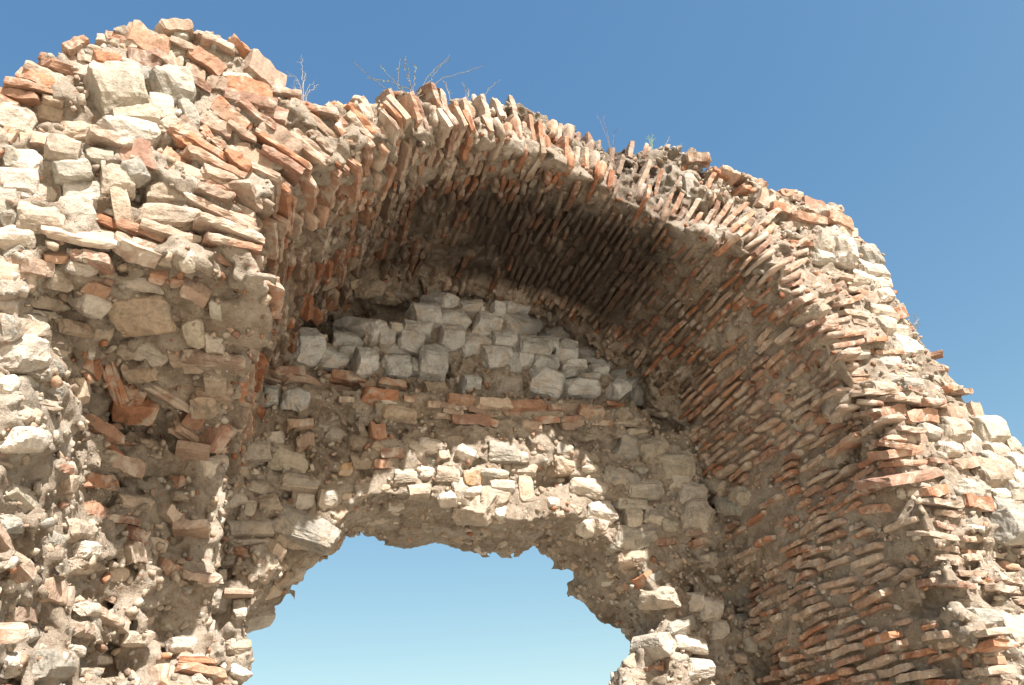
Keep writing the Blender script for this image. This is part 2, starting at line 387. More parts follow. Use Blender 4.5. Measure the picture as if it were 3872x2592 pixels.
# coarser masonry below and beside the field of view, down to the ground
for nm, xr, zr, h in (('wall_base', (-5.0, 9.0), (-0.35, 1.62), 0.07), ('wall_stub', (-5.0, -2.47), (1.55, 7.1), 0.04), ('wall_stub', (6.95, 9.5), (1.55, 4.6), 0.06)):
    _, p2, q2 = build(xr, (2.4, 7.3), zr, h)
    if len(q2): mesh_obj(nm, p2, q2, M_MORTAR, ruin, smooth=True)
bpy.context.view_layer.update()
DG = bpy.context.evaluated_depsgraph_get()
def cast(o, d, dist=30.0):
    hit, loc, nrm, idx, ob, mw = scene.ray_cast(DG, Vector(o), Vector(d), distance=dist)
    if not hit or ob.name == 'ground': return None
    return np.array(loc)

# ------------------------------------------------------------------ piece shapes
def lattice_box(nx, ny, nz):
    """Surface lattice of a unit box, as verts in -0.5..0.5 and quads."""
    idx = {}; V = []; Q = []
    def vid(i, j, k):
        if (i, j, k) not in idx:
            idx[(i, j, k)] = len(V); V.append((i / nx - .5, j / ny - .5, k / nz - .5))
        return idx[(i, j, k)]
    for i in range(nx):
        for j in range(ny):
            Q.append((vid(i, j, 0), vid(i, j + 1, 0), vid(i + 1, j + 1, 0), vid(i + 1, j, 0)))
            Q.append((vid(i, j, nz), vid(i + 1, j, nz), vid(i + 1, j + 1, nz), vid(i, j + 1, nz)))
        for k in range(nz):
            Q.append((vid(i, 0, k), vid(i + 1, 0, k), vid(i + 1, 0, k + 1), vid(i, 0, k + 1)))
            Q.append((vid(i, ny, k), vid(i, ny, k + 1), vid(i + 1, ny, k + 1), vid(i + 1, ny, k)))
    for j in range(ny):
        for k in range(nz):
            Q.append((vid(0, j, k), vid(0, j, k + 1), vid(0, j + 1, k + 1), vid(0, j + 1, k)))
            Q.append((vid(nx, j, k), vid(nx, j + 1, k), vid(nx, j + 1, k + 1), vid(nx, j, k + 1)))
    return np.array(V), np.array(Q)
def fbm(p, seed, wl0, octs=3):
    r = np.random.default_rng(seed); out = np.zeros(len(p))
    for o in range(octs):
        for _ in range(5):
            k = r.normal(size=3); k /= np.linalg.norm(k)
            out += np.sin(p @ k * (2 * math.pi / wl0) * 2 ** o + r.uniform(0, 6.3)) * 0.5 ** o * 0.32
    return out
def clip_planes(V, planes):
    for n, d in planes:
        t = V @ n - d; V = np.where((t > 0)[:, None], V - np.outer(np.maximum(t, 0), n), V)
    return V
def brick_proto(seed, fine=True):
    r = np.random.default_rng(seed)
    V, Q = lattice_box(9, 3, 3) if fine else lattice_box(4, 2, 2)
    # pillow the edges, chip the corners, break one end, warp
    V = V * np.array([1, 1, 1.0])
    rr = 0.10
    s = np.array([0.30, 0.22, 0.05]); W = V * s
    ed = 0.006
    inner = np.clip(W, -s / 2 + ed, s / 2 - ed); dd = W - inner; L = np.linalg.norm(dd, axis=1, keepdims=True)
    W = inner + dd / np.maximum(L, 1e-9) * np.minimum(L, ed)
    pl = []
    for _ in range(4):
        n = np.array([r.choice([-1, 1]) * r.uniform(0.3, 1), -abs(r.uniform(0.2, 1)), r.normal() * 0.8]); n /= np.linalg.norm(n)
        sup = np.abs(n) @ (s / 2); pl.append((n, sup * r.uniform(0.82, 0.98)))
    W = clip_planes(W, pl)
    W[:, 2] += 0.006 * np.sin(W[:, 0] * r.uniform(5, 14) + r.uniform(0, 6)) + 0.004 * fbm(W, seed + 7, 0.12)
    W[:, 1] += 0.010 * fbm(W, seed + 9, 0.10) * (W[:, 1] < 0); W[:, 0] += 0.006 * fbm(W, seed + 3, 0.06)
    return W / s, Q
def ico(sub):
    import bmesh
    bm = bmesh.new(); bmesh.ops.create_icosphere(bm, subdivisions=sub, radius=1.0)
    V = np.array([v.co for v in bm.verts]); Q = np.array([[v.index for v in f.verts] for f in bm.faces]); bm.free()
    return V, Q
ICO = {s: ico(s) for s in (1, 2, 3, 4)}
def stone_proto(seed, sub, boxy):
    r = np.random.default_rng(seed); V, Q = ICO[sub]
    V = V.copy()
    # superellipsoid, then quarry faces cut as planes, then weathered
    e = boxy; V = np.sign(V) * np.abs(V) ** e; V = V / np.max(np.abs(V)) * 0.56
    pl = []
    for ax in range(3):
        for sg in (-1, 1):
            n = np.zeros(3); n[ax] = sg; n += r.normal(size=3) * 0.16; n /= np.linalg.norm(n); pl.append((n, r.uniform(0.40, 0.50)))
    for _ in range(7):
        n = r.normal(size=3); n /= np.linalg.norm(n); pl.append((n, r.uniform(0.46, 0.60)))
    for sg, tz in ((1, r.uniform(0.5, 0.9)), (-1, r.uniform(0.6, 1.1))):
        n = np.array([r.normal() * 0.15, -1.0, sg * tz]); n /= np.linalg.norm(n); pl.append((n, r.uniform(0.44, 0.54)))
    V = clip_planes(V, pl)
    nn = V / np.linalg.norm(V, axis=1, keepdims=True)
    V = V + nn * (0.022 * fbm(V, seed + 1, 0.6) + 0.016 * fbm(V, seed + 2, 0.22) + 0.009 * fbm(V, seed + 4, 0.09))[:, None]
    V /= np.array([np.ptp(V[:, i]) for i in range(3)])
    return V, Q
BR_F = [brick_proto(100 + i) for i in range(16)]; BR_C = [brick_proto(300 + i, False) for i in range(10)]
ST_F = [stone_proto(500 + i, 4 if i < 12 else 3, 0.62 + 0.02 * (i % 8)) for i in range(24)]; ST_C = [stone_proto(700 + i, 2, 0.65 + 0.02 * (i % 8)) for i in range(12)]
def proto_mesh(name, VQ, mat):
    me = bpy.data.meshes.new(name); me.from_pydata(VQ[0].tolist(), [], VQ[1].tolist()); me.materials.append(mat)
    me.update(); return me
BR_ME = [proto_mesh('brick', b, M_BRICK) for b in BR_F]; ST_ME = [proto_mesh('stone', s, M_STONE) for s in ST_F]

# ------------------------------------------------------------------ the pieces
OCC = np.zeros((648 + 200, 968 + 200), bool)        # where listed pieces already lie (photo pixels / 4)
def occ_mark(px, py, w, h, ang, grow=0.5):
    a = math.radians(ang); R_ = max(w, h) / 2 + 8
    ys_, xs_ = np.mgrid[int((py - R_) / 4):int((py + R_) / 4) + 2, int((px - R_) / 4):int((px + R_) / 4) + 2]
    dx, dy = xs_ * 4 - px, ys_ * 4 - py
    u = dx * math.cos(a) + dy * math.sin(a); v = -dx * math.sin(a) + dy * math.cos(a)
    m = (np.abs(u) < w * grow) & (np.abs(v) < h * grow)
    yi, xi = np.clip(ys_[m] + 100, 0, OCC.shape[0] - 1), np.clip(xs_[m] + 100, 0, OCC.shape[1] - 1)
    OCC[yi, xi] = True
def occ_at(px, py):
    i, j = int(py / 4) + 100, int(px / 4) + 100
    return 0 <= i < OCC.shape[0] and 0 <= j < OCC.shape[1] and OCC[i, j]

PIECES = []     # (kind, part, matrix3x3 columns, centre, dims, colour, size on screen)
def jit(c, s): return tuple(float(np.clip(v * random.uniform(1 - s, 1 + s), 0.02, 0.8)) for v in c)
def colour(kind):
    if kind == 'b':
        c = random.choice([(0.36, 0.175, 0.10), (0.35, 0.20, 0.13), (0.38, 0.23, 0.15), (0.29, 0.17, 0.12), (0.38, 0.265, 0.19), (0.34, 0.245, 0.18), (0.39, 0.295, 0.22), (0.32, 0.225, 0.165)])
        k = random.uniform(0.8, 1.15); return tuple(v * k for v in c)
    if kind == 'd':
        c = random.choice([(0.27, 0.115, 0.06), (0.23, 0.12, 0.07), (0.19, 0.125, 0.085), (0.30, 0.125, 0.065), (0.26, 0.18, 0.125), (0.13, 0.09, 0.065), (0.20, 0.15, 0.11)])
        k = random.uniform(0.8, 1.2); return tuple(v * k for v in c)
    if kind == 'g':
        c = random.choice([(0.33, 0.295, 0.245), (0.37, 0.33, 0.27), (0.30, 0.275, 0.235), (0.39, 0.335, 0.26)])
    elif kind == 'c':
        c = random.choice([(0.46, 0.39, 0.31), (0.52, 0.455, 0.38), (0.40, 0.325, 0.25), (0.42, 0.365, 0.305)])
    elif kind == 'o': c = (0.46, 0.30, 0.17)
    else: c = random.choice([(0.37, 0.28, 0.20), (0.33, 0.26, 0.195), (0.41, 0.31, 0.225), (0.30, 0.235, 0.175)])
    k = random.uniform(0.88, 1.12); return tuple(v * k for v in c)
def add_piece(kind, p, L, n, dims, out, part=None, col=None):
    """p on the surface, L along the course, n outward; dims = length, depth, height; out = how far it stands proud."""
    if p[1] < 5.0 and n[1] < -0.6: n = n + np.array([0, 0, -0.34])
    n = n / np.linalg.norm(n); L = L - n * (L @ n); L = L / np.linalg.norm(L)
    y = -n; z = np.cross(L, y)
    c = p + y * (dims[1] / 2 - out)
    px, py, dz = to_px(p)
    if part is None: part = int(part_of(p + n * -0.02)[0])
    PIECES.append((kind, part, np.stack([L, y, z], 1), c, dims, col or colour(kind), dims[0] * dims[2] / max(dz, .5) ** 2, (px, py)))

# pieces read off the photograph: zoom windows with (x, y, width, height, tilt, kind)
def listed(ox, oy, sc, rows, prot=0.36):
    for r in rows:
        x, y, w, h = r[:4]; ang = r[4] if len(r) > 5 else 0; kind = r[-1]
        px, py, w, h = ox + x / sc, oy + y / sc, w / sc, h / sc
        loc = cast(CAM, ray(px, py))
        if loc is None: continue
        n = base_normal(loc); rd = ray(px, py)
        if n @ rd > -0.25: n = n - rd * (n @ rd + 0.35); n /= np.linalg.norm(n)
        a = math.radians(ang); u = np.array([math.cos(a), math.sin(a)]); v = np.array([-u[1], u[0]])
        dz = (loc - CAM) @ fwd
        def on(qx, qy):
            q = ray(qx, qy); t = ((loc - CAM) @ n) / (q @ n); return CAM + q * t
        Lv = on(px + u[0] * w / 2, py + u[1] * w / 2) - on(px - u[0] * w / 2, py - u[1] * w / 2)
        Hv = on(px + v[0] * h / 2, py + v[1] * h / 2) - on(px - v[0] * h / 2, py - v[1] * h / 2)
        lim = dz / F * 1.55
        wl_ = min(np.linalg.norm(Lv), w * lim); hl = min(np.linalg.norm(Hv), h * lim)
        if kind in 'bd': dep = max(0.16, 0.6 * wl_); out = random.uniform(0.02, 0.06)
        else: dep = max(min(wl_, hl) * 1.15, 0.10); out = min(prot * min(wl_, hl), 0.10) * random.uniform(0.85, 1.25)
        col = None
        if kind == 'g' and loc[1] > 5.7 and loc[2] > 5.0:
            out = random.uniform(0.12, 0.17); dep = max(dep, 0.28); k = random.uniform(0.85, 1.15); col = (0.47 * k, 0.455 * k, 0.425 * k)
        add_piece(kind, loc, Lv, n, (wl_ * 1.06, dep, hl * 1.07), out, col=col)
        occ_mark(px, py, w, h, ang)

listed(0, 0, 1.802, [
 (1005,280,310,105,22,'b'),(1060,195,270,45,15,'b'),(670,320,190,90,12,'b'),(510,305,150,50,-12,'b'),(480,360,200,80,15,'b'),(590,400,120,50,10,'b'),(350,435,130,60,15,'b'),
 (240,480,170,80,-5,'b'),(150,530,90,60,0,'b'),(270,560,220,55,10,'b'),(520,455,210,80,20,'b'),(730,410,190,50,10,'b'),(980,430,240,70,15,'b'),(1180,440,120,60,20,'b'),
 (1330,510,150,60,20,'b'),(1400,430,260,60,35,'b'),(1470,590,140,60,20,'b'),(1690,625,310,85,12,'b'),(1630,550,240,70,10,'g'),(1600,300,195,100,35,'b'),(1810,500,290,120,38,'b'),
 (1240,240,110,50,10,'g'),(1040,150,150,50,0,'g'),(1420,250,150,60,10,'g'),(1200,190,200,50,5,'b'),(1300,300,200,45,15,'b'),
 (800,630,390,280,5,'g'),(1180,620,330,210,10,'g'),(920,500,300,130,20,'g'),(1290,770,110,150,0,'g'),(920,790,390,150,8,'c'),(900,900,430,150,8,'c'),(1110,750,210,140,5,'c'),(1165,850,90,110,-40,'c'),
 (780,930,220,60,-10,'b'),(70,600,230,200,25,'c'),(430,1030,260,150,10,'c'),(190,1150,370,210,8,'c'),(490,1160,260,130,0,'g'),(930,1080,210,130,5,'b'),(680,1080,200,90,5,'g'),
 (790,1220,280,210,12,'c'),(920,1170,140,150,60,'g'),(140,1260,300,180,0,'c'),(580,1340,360,270,5,'c'),(280,1345,240,130,0,'c'),(830,1400,130,290,0,'r'),(280,1490,340,190,5,'c'),
 (520,1470,260,190,5,'g'),(60,1400,140,220,0,'g'),(1170,1335,400,150,8,'r'),(1150,1490,480,150,3,'r'),(60,930,100,60,20,'b'),(100,830,260,150,15,'c'),(350,760,260,110,12,'r'),(540,900,280,100,5,'r'),
 (60,1060,140,120,0,'g'),(260,960,230,60,5,'b'),(30,740,160,110,20,'c'),(1290,910,200,60,38,'b'),(1460,860,260,65,28,'b'),(1560,790,280,65,30,'b'),(1725,1070,310,95,25,'b'),(1620,1110,200,55,30,'b'),
 (1890,960,330,85,30,'b'),(1240,940,170,60,35,'b'),(1180,1090,170,60,25,'b'),(1290,1180,380,60,18,'b'),(1440,1070,200,50,22,'b'),(1500,1210,260,50,15,'b'),(1820,760,260,60,20,'b'),(1700,690,350,50,12,'b'),
 (2120,680,130,80,30,'b'),(2260,590,90,40,0,'g'),(2010,640,170,60,10,'g')])
listed(0, 850, 1.802, [
 (100,100,310,190,5,'c'),(370,40,200,90,10,'g'),(920,175,330,110,25,'b'),(830,275,400,80,14,'c'),(690,140,180,90,10,'c'),(1125,255,130,80,5,'c'),(1280,265,120,110,0,'c'),(1200,365,330,65,12,'b'),
 (120,345,260,120,8,'b'),(235,290,180,100,8,'b'),(420,390,220,130,8,'c'),(560,310,220,90,12,'c'),(110,205,150,130,-35,'g'),(660,430,200,75,8,'b'),(960,400,380,90,8,'c'),(1330,470,200,80,20,'b'),
 (630,550,190,160,12,'c'),(970,620,460,220,0,'r'),(1320,730,150,200,0,'g'),(1470,800,140,170,0,'c'),(1470,600,90,130,0,'g'),(1010,855,330,190,20,'c'),(690,750,140,150,10,'c'),(180,880,240,230,10,'c'),
 (200,1065,140,100,0,'g'),(540,1130,140,190,0,'r'),(770,1040,110,300,-12,'b'),(900,1140,180,100,10,'b'),(910,1250,300,120,8,'b'),(1140,1145,80,250,-30,'b'),(610,970,200,80,35,'b'),(950,1000,260,140,0,'r'),
 (1330,1310,140,90,15,'b'),(1290,1100,180,190,0,'r'),(1460,1080,170,160,0,'r'),(1260,1420,90,170,-30,'b'),(1470,1450,100,130,0,'b'),(700,1390,260,60,30,'b'),(60,1100,150,140,10,'c'),(220,1310,220,90,20,'c'),
 (200,1460,270,170,8,'c'),(1570,1395,100,110,0,'c'),(60,540,180,120,10,'c'),(330,530,280,110,12,'r'),(400,640,440,80,12,'c'),(150,690,330,80,8,'b'),(530,720,230,110,10,'r'),(60,700,120,160,0,'g'),
 (1250,900,200,140,0,'r'),(1400,1230,200,160,0,'r'),(1330,960,160,100,0,'r'),(870,870,160,110,10,'c'),(250,650,200,60,10,'c')])
listed(0, 1722, 1.802, [
 (150,310,330,120,42,'g'),(110,480,220,120,10,'g'),(850,65,270,95,15,'b'),(690,185,350,85,5,'b'),(1250,205,120,90,10,'b'),(690,395,260,75,15,'b'),(950,545,120,85,25,'b'),(910,670,90,140,-25,'b'),
 (1190,435,210,65,35,'b'),(1150,765,140,75,30,'b'),(340,580,250,140,5,'g'),(560,520,260,150,10,'r'),(380,935,300,120,15,'b'),(130,1095,270,85,10,'b'),(780,985,270,65,20,'b'),(350,1430,390,190,5,'g'),
 (690,1385,220,80,0,'c'),(570,1195,160,70,10,'b'),(730,1135,240,55,25,'b'),(1100,1505,110,100,0,'b'),(1300,1395,200,65,20,'b'),(1440,1170,110,130,0,'c'),(1410,90,120,130,0,'c'),(1480,45,150,100,0,'c'),
 (1590,290,190,250,-10,'c'),(1840,350,170,160,0,'c'),(1710,375,100,110,0,'c'),(1760,225,150,80,10,'c'),(2060,200,330,115,8,'c'),(2240,290,130,120,0,'c'),(2080,315,140,100,0,'c'),(1690,490,350,110,0,'c'),
 (1690,590,340,50,0,'c'),(1640,670,220,55,10,'b'),(1590,745,180,75,10,'c'),(2090,490,460,200,20,'g'),(2070,615,200,55,5,'r'),(1880,645,90,80,20,'b'),(1470,980,220,200,0,'c'),(1630,1040,110,140,0,'c'),
 (1740,1120,240,110,-15,'c'),(130,250,200,90,0,'r'),(470,200,130,140,0,'r'),(620,740,250,80,10,'r'),(560,760,350,90,5,'c'),(200,780,300,100,0,'c'),(620,650,200,110,10,'c'),(90,880,180,110,0,'c'),
 (640,1060,200,100,10,'c'),(250,1220,260,120,5,'c'),(1750,1400,220,130,10,'c'),(1640,1300,170,110,0,'c'),(1600,1470,240,90,20,'c'),(1250,1290,170,110,0,'c'),(950,1250,200,110,0,'c'),(80,1440,140,140,0,'c'),
 (1420,860,160,90,0,'c'),(1510,830,70,110,0,'c'),(1860,930,180,90,0,'r'),(2080,720,170,90,10,'r'),(940,330,240,90,10,'r'),(800,800,180,120,0,'r'),(1050,620,150,120,0,'r'),(1950,830,160,70,5,'r'),(2230,620,140,110,0,'r')])
listed(900, 1000, 1.3753, [
 (1050,205,160,90,5,'g'),(970,268,165,110,3,'g'),(1120,300,160,100,8,'g'),(1200,235,135,60,0,'g'),(1345,252,80,60,15,'g'),(1430,235,140,60,10,'g'),(1290,310,165,120,10,'g'),(1450,328,150,120,15,'g'),
 (1530,310,120,60,20,'g'),(1640,378,220,64,8,'g'),(1650,340,110,40,0,'g'),(640,348,240,75,5,'g'),(350,430,170,105,3,'g'),(565,415,165,92,3,'g'),(770,392,95,82,0,'g'),(690,410,90,40,0,'g'),(900,412,150,105,10,'g'),
 (920,350,170,60,10,'g'),(815,350,90,50,0,'g'),(1095,390,155,135,3,'g'),(1220,428,160,150,-20,'g'),(1370,410,140,78,5,'g'),(1535,440,190,95,8,'g'),(1625,430,60,60,0,'g'),(1705,462,150,110,15,'g'),
 (1805,460,95,50,10,'g'),(1860,512,170,80,15,'g'),(805,460,290,74,7,'g'),(320,512,90,72,0,'c'),(490,502,190,112,5,'g'),(560,465,90,40,0,'g'),(660,522,130,132,0,'g'),(830,547,180,112,3,'g'),(920,552,60,80,0,'g'),
 (1005,522,150,180,5,'g'),(1335,495,170,130,0,'g'),(1410,528,150,115,10,'g'),(1480,492,100,100,0,'g'),(1585,532,135,88,3,'g'),(1735,547,160,62,5,'g'),(1405,638,195,155,0,'c'),(1598,628,205,132,20,'g'),
 (1710,588,100,50,0,'g'),(1820,602,100,42,0,'g'),(1860,572,100,46,5,'g'),(1960,577,100,46,5,'g'),(1790,648,210,78,5,'g'),(1970,662,80,92,-30,'g'),(2020,622,90,50,0,'g'),(2060,678,110,72,8,'g'),
 (1200,638,110,90,0,'g'),(1020,642,130,70,0,'r'),(600,92,115,95,0,'r'),(810,92,90,130,0,'r'),(690,122,100,82,0,'r'),(800,182,120,60,0,'r'),(470,90,90,70,0,'r'),(560,270,160,50,8,'d'),(520,220,150,40,8,'d'),
 (260,570,160,40,5,'b'),(170,592,140,42,15,'b'),(420,570,80,26,-15,'b'),(570,587,175,46,8,'b'),(340,622,200,32,8,'b'),(510,652,125,42,12,'b'),(690,637,120,27,0,'b'),(800,622,150,36,10,'b'),(740,677,170,42,8,'b'),
 (560,702,80,30,0,'b'),(780,717,90,32,8,'c'),(890,702,60,30,0,'b'),(1010,732,70,32,0,'b'),(1150,707,130,32,5,'b'),(1120,737,150,27,5,'b'),(1335,722,172,46,5,'b'),(1280,762,172,46,6,'b'),(1440,772,120,27,0,'b'),
 (1510,732,180,40,-5,'b'),(1710,702,150,42,5,'b'),(1740,742,110,36,0,'b'),(1640,752,70,27,-5,'b'),(1205,812,190,52,8,'b'),(1060,792,100,32,10,'b'),(1120,762,110,32,5,'b'),(1570,807,190,40,-4,'b'),
 (1720,802,100,32,-5,'b'),(1730,832,110,40,-15,'b'),(1330,827,100,36,20,'b'),(1520,842,100,36,10,'b'),(1890,827,120,27,0,'b'),(2030,827,140,32,5,'g'),(2080,872,110,42,0,'g'),(2190,772,90,27,5,'b'),(1960,735,90,22,0,'b'),(1840,760,120,24,4,'b'),
 (160,692,130,115,0,'g'),(295,707,145,135,5,'g'),(190,902,105,62,0,'c'),(90,972,165,105,0,'c'),(272,1012,222,145,12,'g'),(320,837,130,36,-5,'b'),(460,852,140,46,0,'c'),(525,908,165,92,20,'c'),(350,922,90,62,0,'b'),
 (725,872,76,72,0,'b'),(520,802,120,42,0,'g'),(562,1067,80,72,0,'o'),(340,1137,245,92,8,'g'),(470,1217,105,95,0,'c'),(340,1232,135,102,0,'c'),(800,987,120,46,5,'b'),(750,1037,90,42,5,'b'),(870,1102,125,72,0,'c'),
 (960,1092,135,82,0,'c'),(925,967,105,72,25,'c'),(1000,1022,110,52,0,'g'),(1000,942,140,62,10,'c'),(1190,982,112,72,25,'c'),(1385,977,180,102,5,'g'),(1090,1092,130,82,5,'c'),(1215,1112,92,92,0,'o'),
 (1460,1072,200,72,3,'c'),(1330,1087,150,52,8,'g'),(1380,1152,150,62,5,'c'),(940,1182,132,82,0,'c'),(1150,1162,82,102,0,'c'),(1230,1182,120,82,0,'c'),(1090,1232,102,62,0,'c'),(1330,1222,180,130,0,'r'),
 (1230,1302,205,105,3,'c'),(1700,962,92,62,5,'g'),(1690,1042,120,112,0,'r'),(2040,952,152,135,15,'g'),(2165,962,142,135,-20,'g'),(2260,1052,175,165,-10,'g'),(1830,1062,92,52,0,'g'),(1980,1107,175,92,8,'g'),
 (2110,1082,92,62,0,'g'),(1815,1167,192,112,12,'c'),(2110,1182,192,82,5,'g'),(2050,1242,162,62,5,'g'),(1640,1242,62,62,0,'c'),(1880,1292,162,132,10,'c'),(1810,1382,82,82,0,'c'),(2160,1312,102,82,20,'c'),
 (2060,1332,92,102,0,'c'),(2050,1422,202,122,0,'g'),(640,1030,140,90,0,'r'),(630,930,110,80,0,'r'),(1070,990,60,40,0,'b'),(1500,1180,100,140,0,'r'),(1480,1000,80,60,0,'c'),(840,780,200,90,5,'r')])
listed(2272, 1722, 1.464, [
 (410,65,215,165,0,'g'),(120,130,190,90,8,'g'),(230,90,100,50,0,'g'),(245,190,190,90,-5,'c'),(170,265,180,60,5,'g'),(430,140,120,90,0,'c'),(500,212,165,125,0,'c'),(640,172,120,100,0,'g'),(770,222,135,135,0,'g'),
 (540,342,205,205,10,'c'),(710,282,150,110,0,'g'),(180,322,90,70,0,'c'),(285,337,100,70,25,'c'),(250,452,160,80,-10,'g'),(380,392,90,70,0,'g'),(520,812,112,102,0,'c'),(610,852,132,125,0,'c'),(790,762,120,82,0,'g'),
 (300,802,200,112,0,'c'),(490,732,130,42,-20,'c'),(780,932,130,92,0,'g'),(830,1042,110,100,0,'g'),(910,1042,110,82,0,'g'),(450,942,170,90,-25,'g'),(480,1042,220,80,15,'c'),(200,702,130,60,-25,'b'),(260,1040,200,80,-10,'c'),
 (420,1120,120,100,0,'g'),(550,1180,160,110,0,'c'),(650,960,110,110,0,'c'),(2120,912,180,112,0,'g'),(2060,192,170,102,0,'g'),(2080,262,150,52,5,'b'),(2240,292,190,92,0,'c'),(2290,392,170,152,0,'g'),
 (2180,102,170,162,0,'g'),(2290,162,130,102,0,'c'),(2300,1000,160,200,0,'c'),(2150,1110,160,90,5,'c'),(200,560,200,90,-8,'r'),(340,480,120,40,-5,'b'),(560,480,110,34,-5,'b'),(520,430,110,34,-6,'b')])
listed(2572, 1100, 1.802, [
 (1530,405,225,145,10,'c'),(1400,235,95,85,0,'c'),(1370,155,195,80,8,'c'),(1470,300,200,90,0,'c'),(1690,430,240,130,50,'c'),(1450,602,235,62,0,'g'),(1380,662,175,62,8,'g'),(1600,642,200,62,5,'g'),(1740,602,180,50,0,'g'),
 (1460,722,160,40,-8,'c'),(1180,432,260,52,-2,'c'),(1400,492,200,82,12,'c'),(1880,832,180,72,8,'b'),(1920,722,220,105,15,'c'),(2000,842,95,105,0,'b'),(2120,962,215,155,10,'g'),(1940,1072,180,135,0,'c'),(1840,962,195,135,0,'c'),
 (2160,1102,170,92,8,'c'),(2250,1062,92,72,0,'c'),(2150,1262,230,165,0,'r'),(1950,1172,160,52,-8,'b'),(2290,1322,112,135,0,'c'),(1990,1382,182,112,8,'g'),(2020,1442,192,60,5,'b'),(2230,1502,260,135,5,'g'),
 (2180,1392,140,62,0,'c'),(2290,1402,100,82,0,'g'),(1730,1362,120,52,-8,'b'),(1600,1262,340,62,-14,'b'),(1350,1292,300,100,-25,'b'),(1580,1382,210,82,0,'c'),(1330,1492,220,60,-10,'b'),(870,180,270,110,-30,'r'),
 (2290,1180,110,100,0,'c'),(1990,620,100,60,10,'g'),(1900,640,110,60,0,'g'),(1850,1090,110,90,0,'c'),(1590,1010,180,60,-5,'b'),(1620,860,200,60,5,'b'),(1700,960,120,70,10,'c'),(1440,830,160,60,-5,'b'),(1500,1100,220,50,-10,'b')])
listed(2200, 400, 1.802, [
 (1640,945,155,135,30,'c'),(1790,992,195,155,20,'c'),(1860,962,112,82,5,'c'),(1960,1042,172,130,10,'g'),(2080,1112,92,95,0,'g'),(1790,1082,170,62,0,'c'),(1970,1132,195,112,12,'c'),(1920,1192,192,82,15,'c'),
 (2050,1222,122,72,10,'c'),(2060,1292,140,62,0,'c'),(2000,1382,152,72,0,'c'),(2050,1422,160,82,0,'c'),(2150,1412,92,52,0,'b'),(1960,1312,160,50,-5,'b'),(740,552,112,132,0,'c'),(1280,662,182,85,20,'b'),
 (1590,692,162,62,15,'b'),(790,362,160,45,-8,'b'),(960,385,160,40,12,'b'),(890,420,150,50,8,'b'),(900,480,180,55,12,'b'),(1060,540,180,70,20,'b'),(1100,450,190,40,22,'b'),(1280,560,160,45,25,'b'),(1420,620,160,40,10,'b'),
 (1580,660,190,45,14,'b'),(1740,790,170,55,18,'b'),(1790,850,150,45,20,'b'),(1540,770,200,40,12,'b'),(1480,830,220,40,10,'b'),(1880,900,100,60,20,'b'),(1700,890,130,70,10,'g'),(1640,1040,140,70,10,'g'),(1380,700,170,40,12,'b')])

# --- vault and jamb bricks: courses that run along the passage
def course_bricks():
    arc = []
    z = 2.0
    while z < ZS - 0.03: arc.append(('j', 1, z)); z += random.uniform(0.064, 0.076)
    th = 0.01
    while th < math.pi - 0.02: arc.append(('v', 0, th)); th += random.uniform(0.064, 0.078) / R
    z = ZS - 0.05
    while z > 2.0: arc.append(('j', -1, z)); z -= random.uniform(0.086, 0.104)
    for typ, sg, t in arc:
        y = 3.35 + random.uniform(0, 0.2); drift = random.gauss(0, 0.016)
        while y < YB + 0.05:
            ln = random.choice([0.16, 0.24, 0.30, 0.33, 0.36]) * random.uniform(0.85, 1.1)
            ym = y + ln / 2; y += ln + random.uniform(0.008, 0.03)
            if random.random() < 0.07: continue
            ss = t * R if typ == 'v' else t; patch = math.sin(ss * 2.3 + 1.7 * math.sin(ym * 2.1)) + math.sin(ym * 3.7 + ss * 1.1 + 2) + random.gauss(0, 0.5)
            if typ == 'j' and sg < 0 and random.random() < (0.65 if t < 3.7 else 0.3): continue
            if patch > 1.75: continue                      # flush patches of mortar where the facing bricks are gone
            if typ == 'v':
                n = np.array([-math.cos(t), 0, -math.sin(t)]); ideal = np.array([XC + R * math.cos(t), ym, ZS + R * math.sin(t)])
            else:
                n = np.array([-1.0 * sg, 0, 0]); ideal = np.array([XC + R + 0.2 * max(0, 5.3 - ym) if sg > 0 else 0.08, ym, t])
            hit = cast(ideal + n * 0.5, -n, 1.0)
            if hit is None: continue
            off = (hit - ideal) @ n
            if abs(off) > 0.30: continue
            L = np.array([random.gauss(0, 0.06), 1, random.gauss(0, 0.06)])
            px, py, dz = to_px(hit)
            if occ_at(px, py): continue
            bn = base_normal(hit)
            if bn @ n < 0.35: continue
            out = float(np.clip(random.gauss(0.034, 0.018) - 0.010 * patch + drift - 0.25 * off, 0.004, 0.10))
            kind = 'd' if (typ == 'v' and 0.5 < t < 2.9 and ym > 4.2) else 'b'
            thick = random.uniform(0.032, 0.058)
            add_piece(kind, hit, L, n + np.array([random.gauss(0, .05), random.gauss(0, .08), random.gauss(0, .05)]), (ln, 0.20, thick), out, part=2 if typ == 'v' else (1 if sg > 0 else 0))
course_bricks()

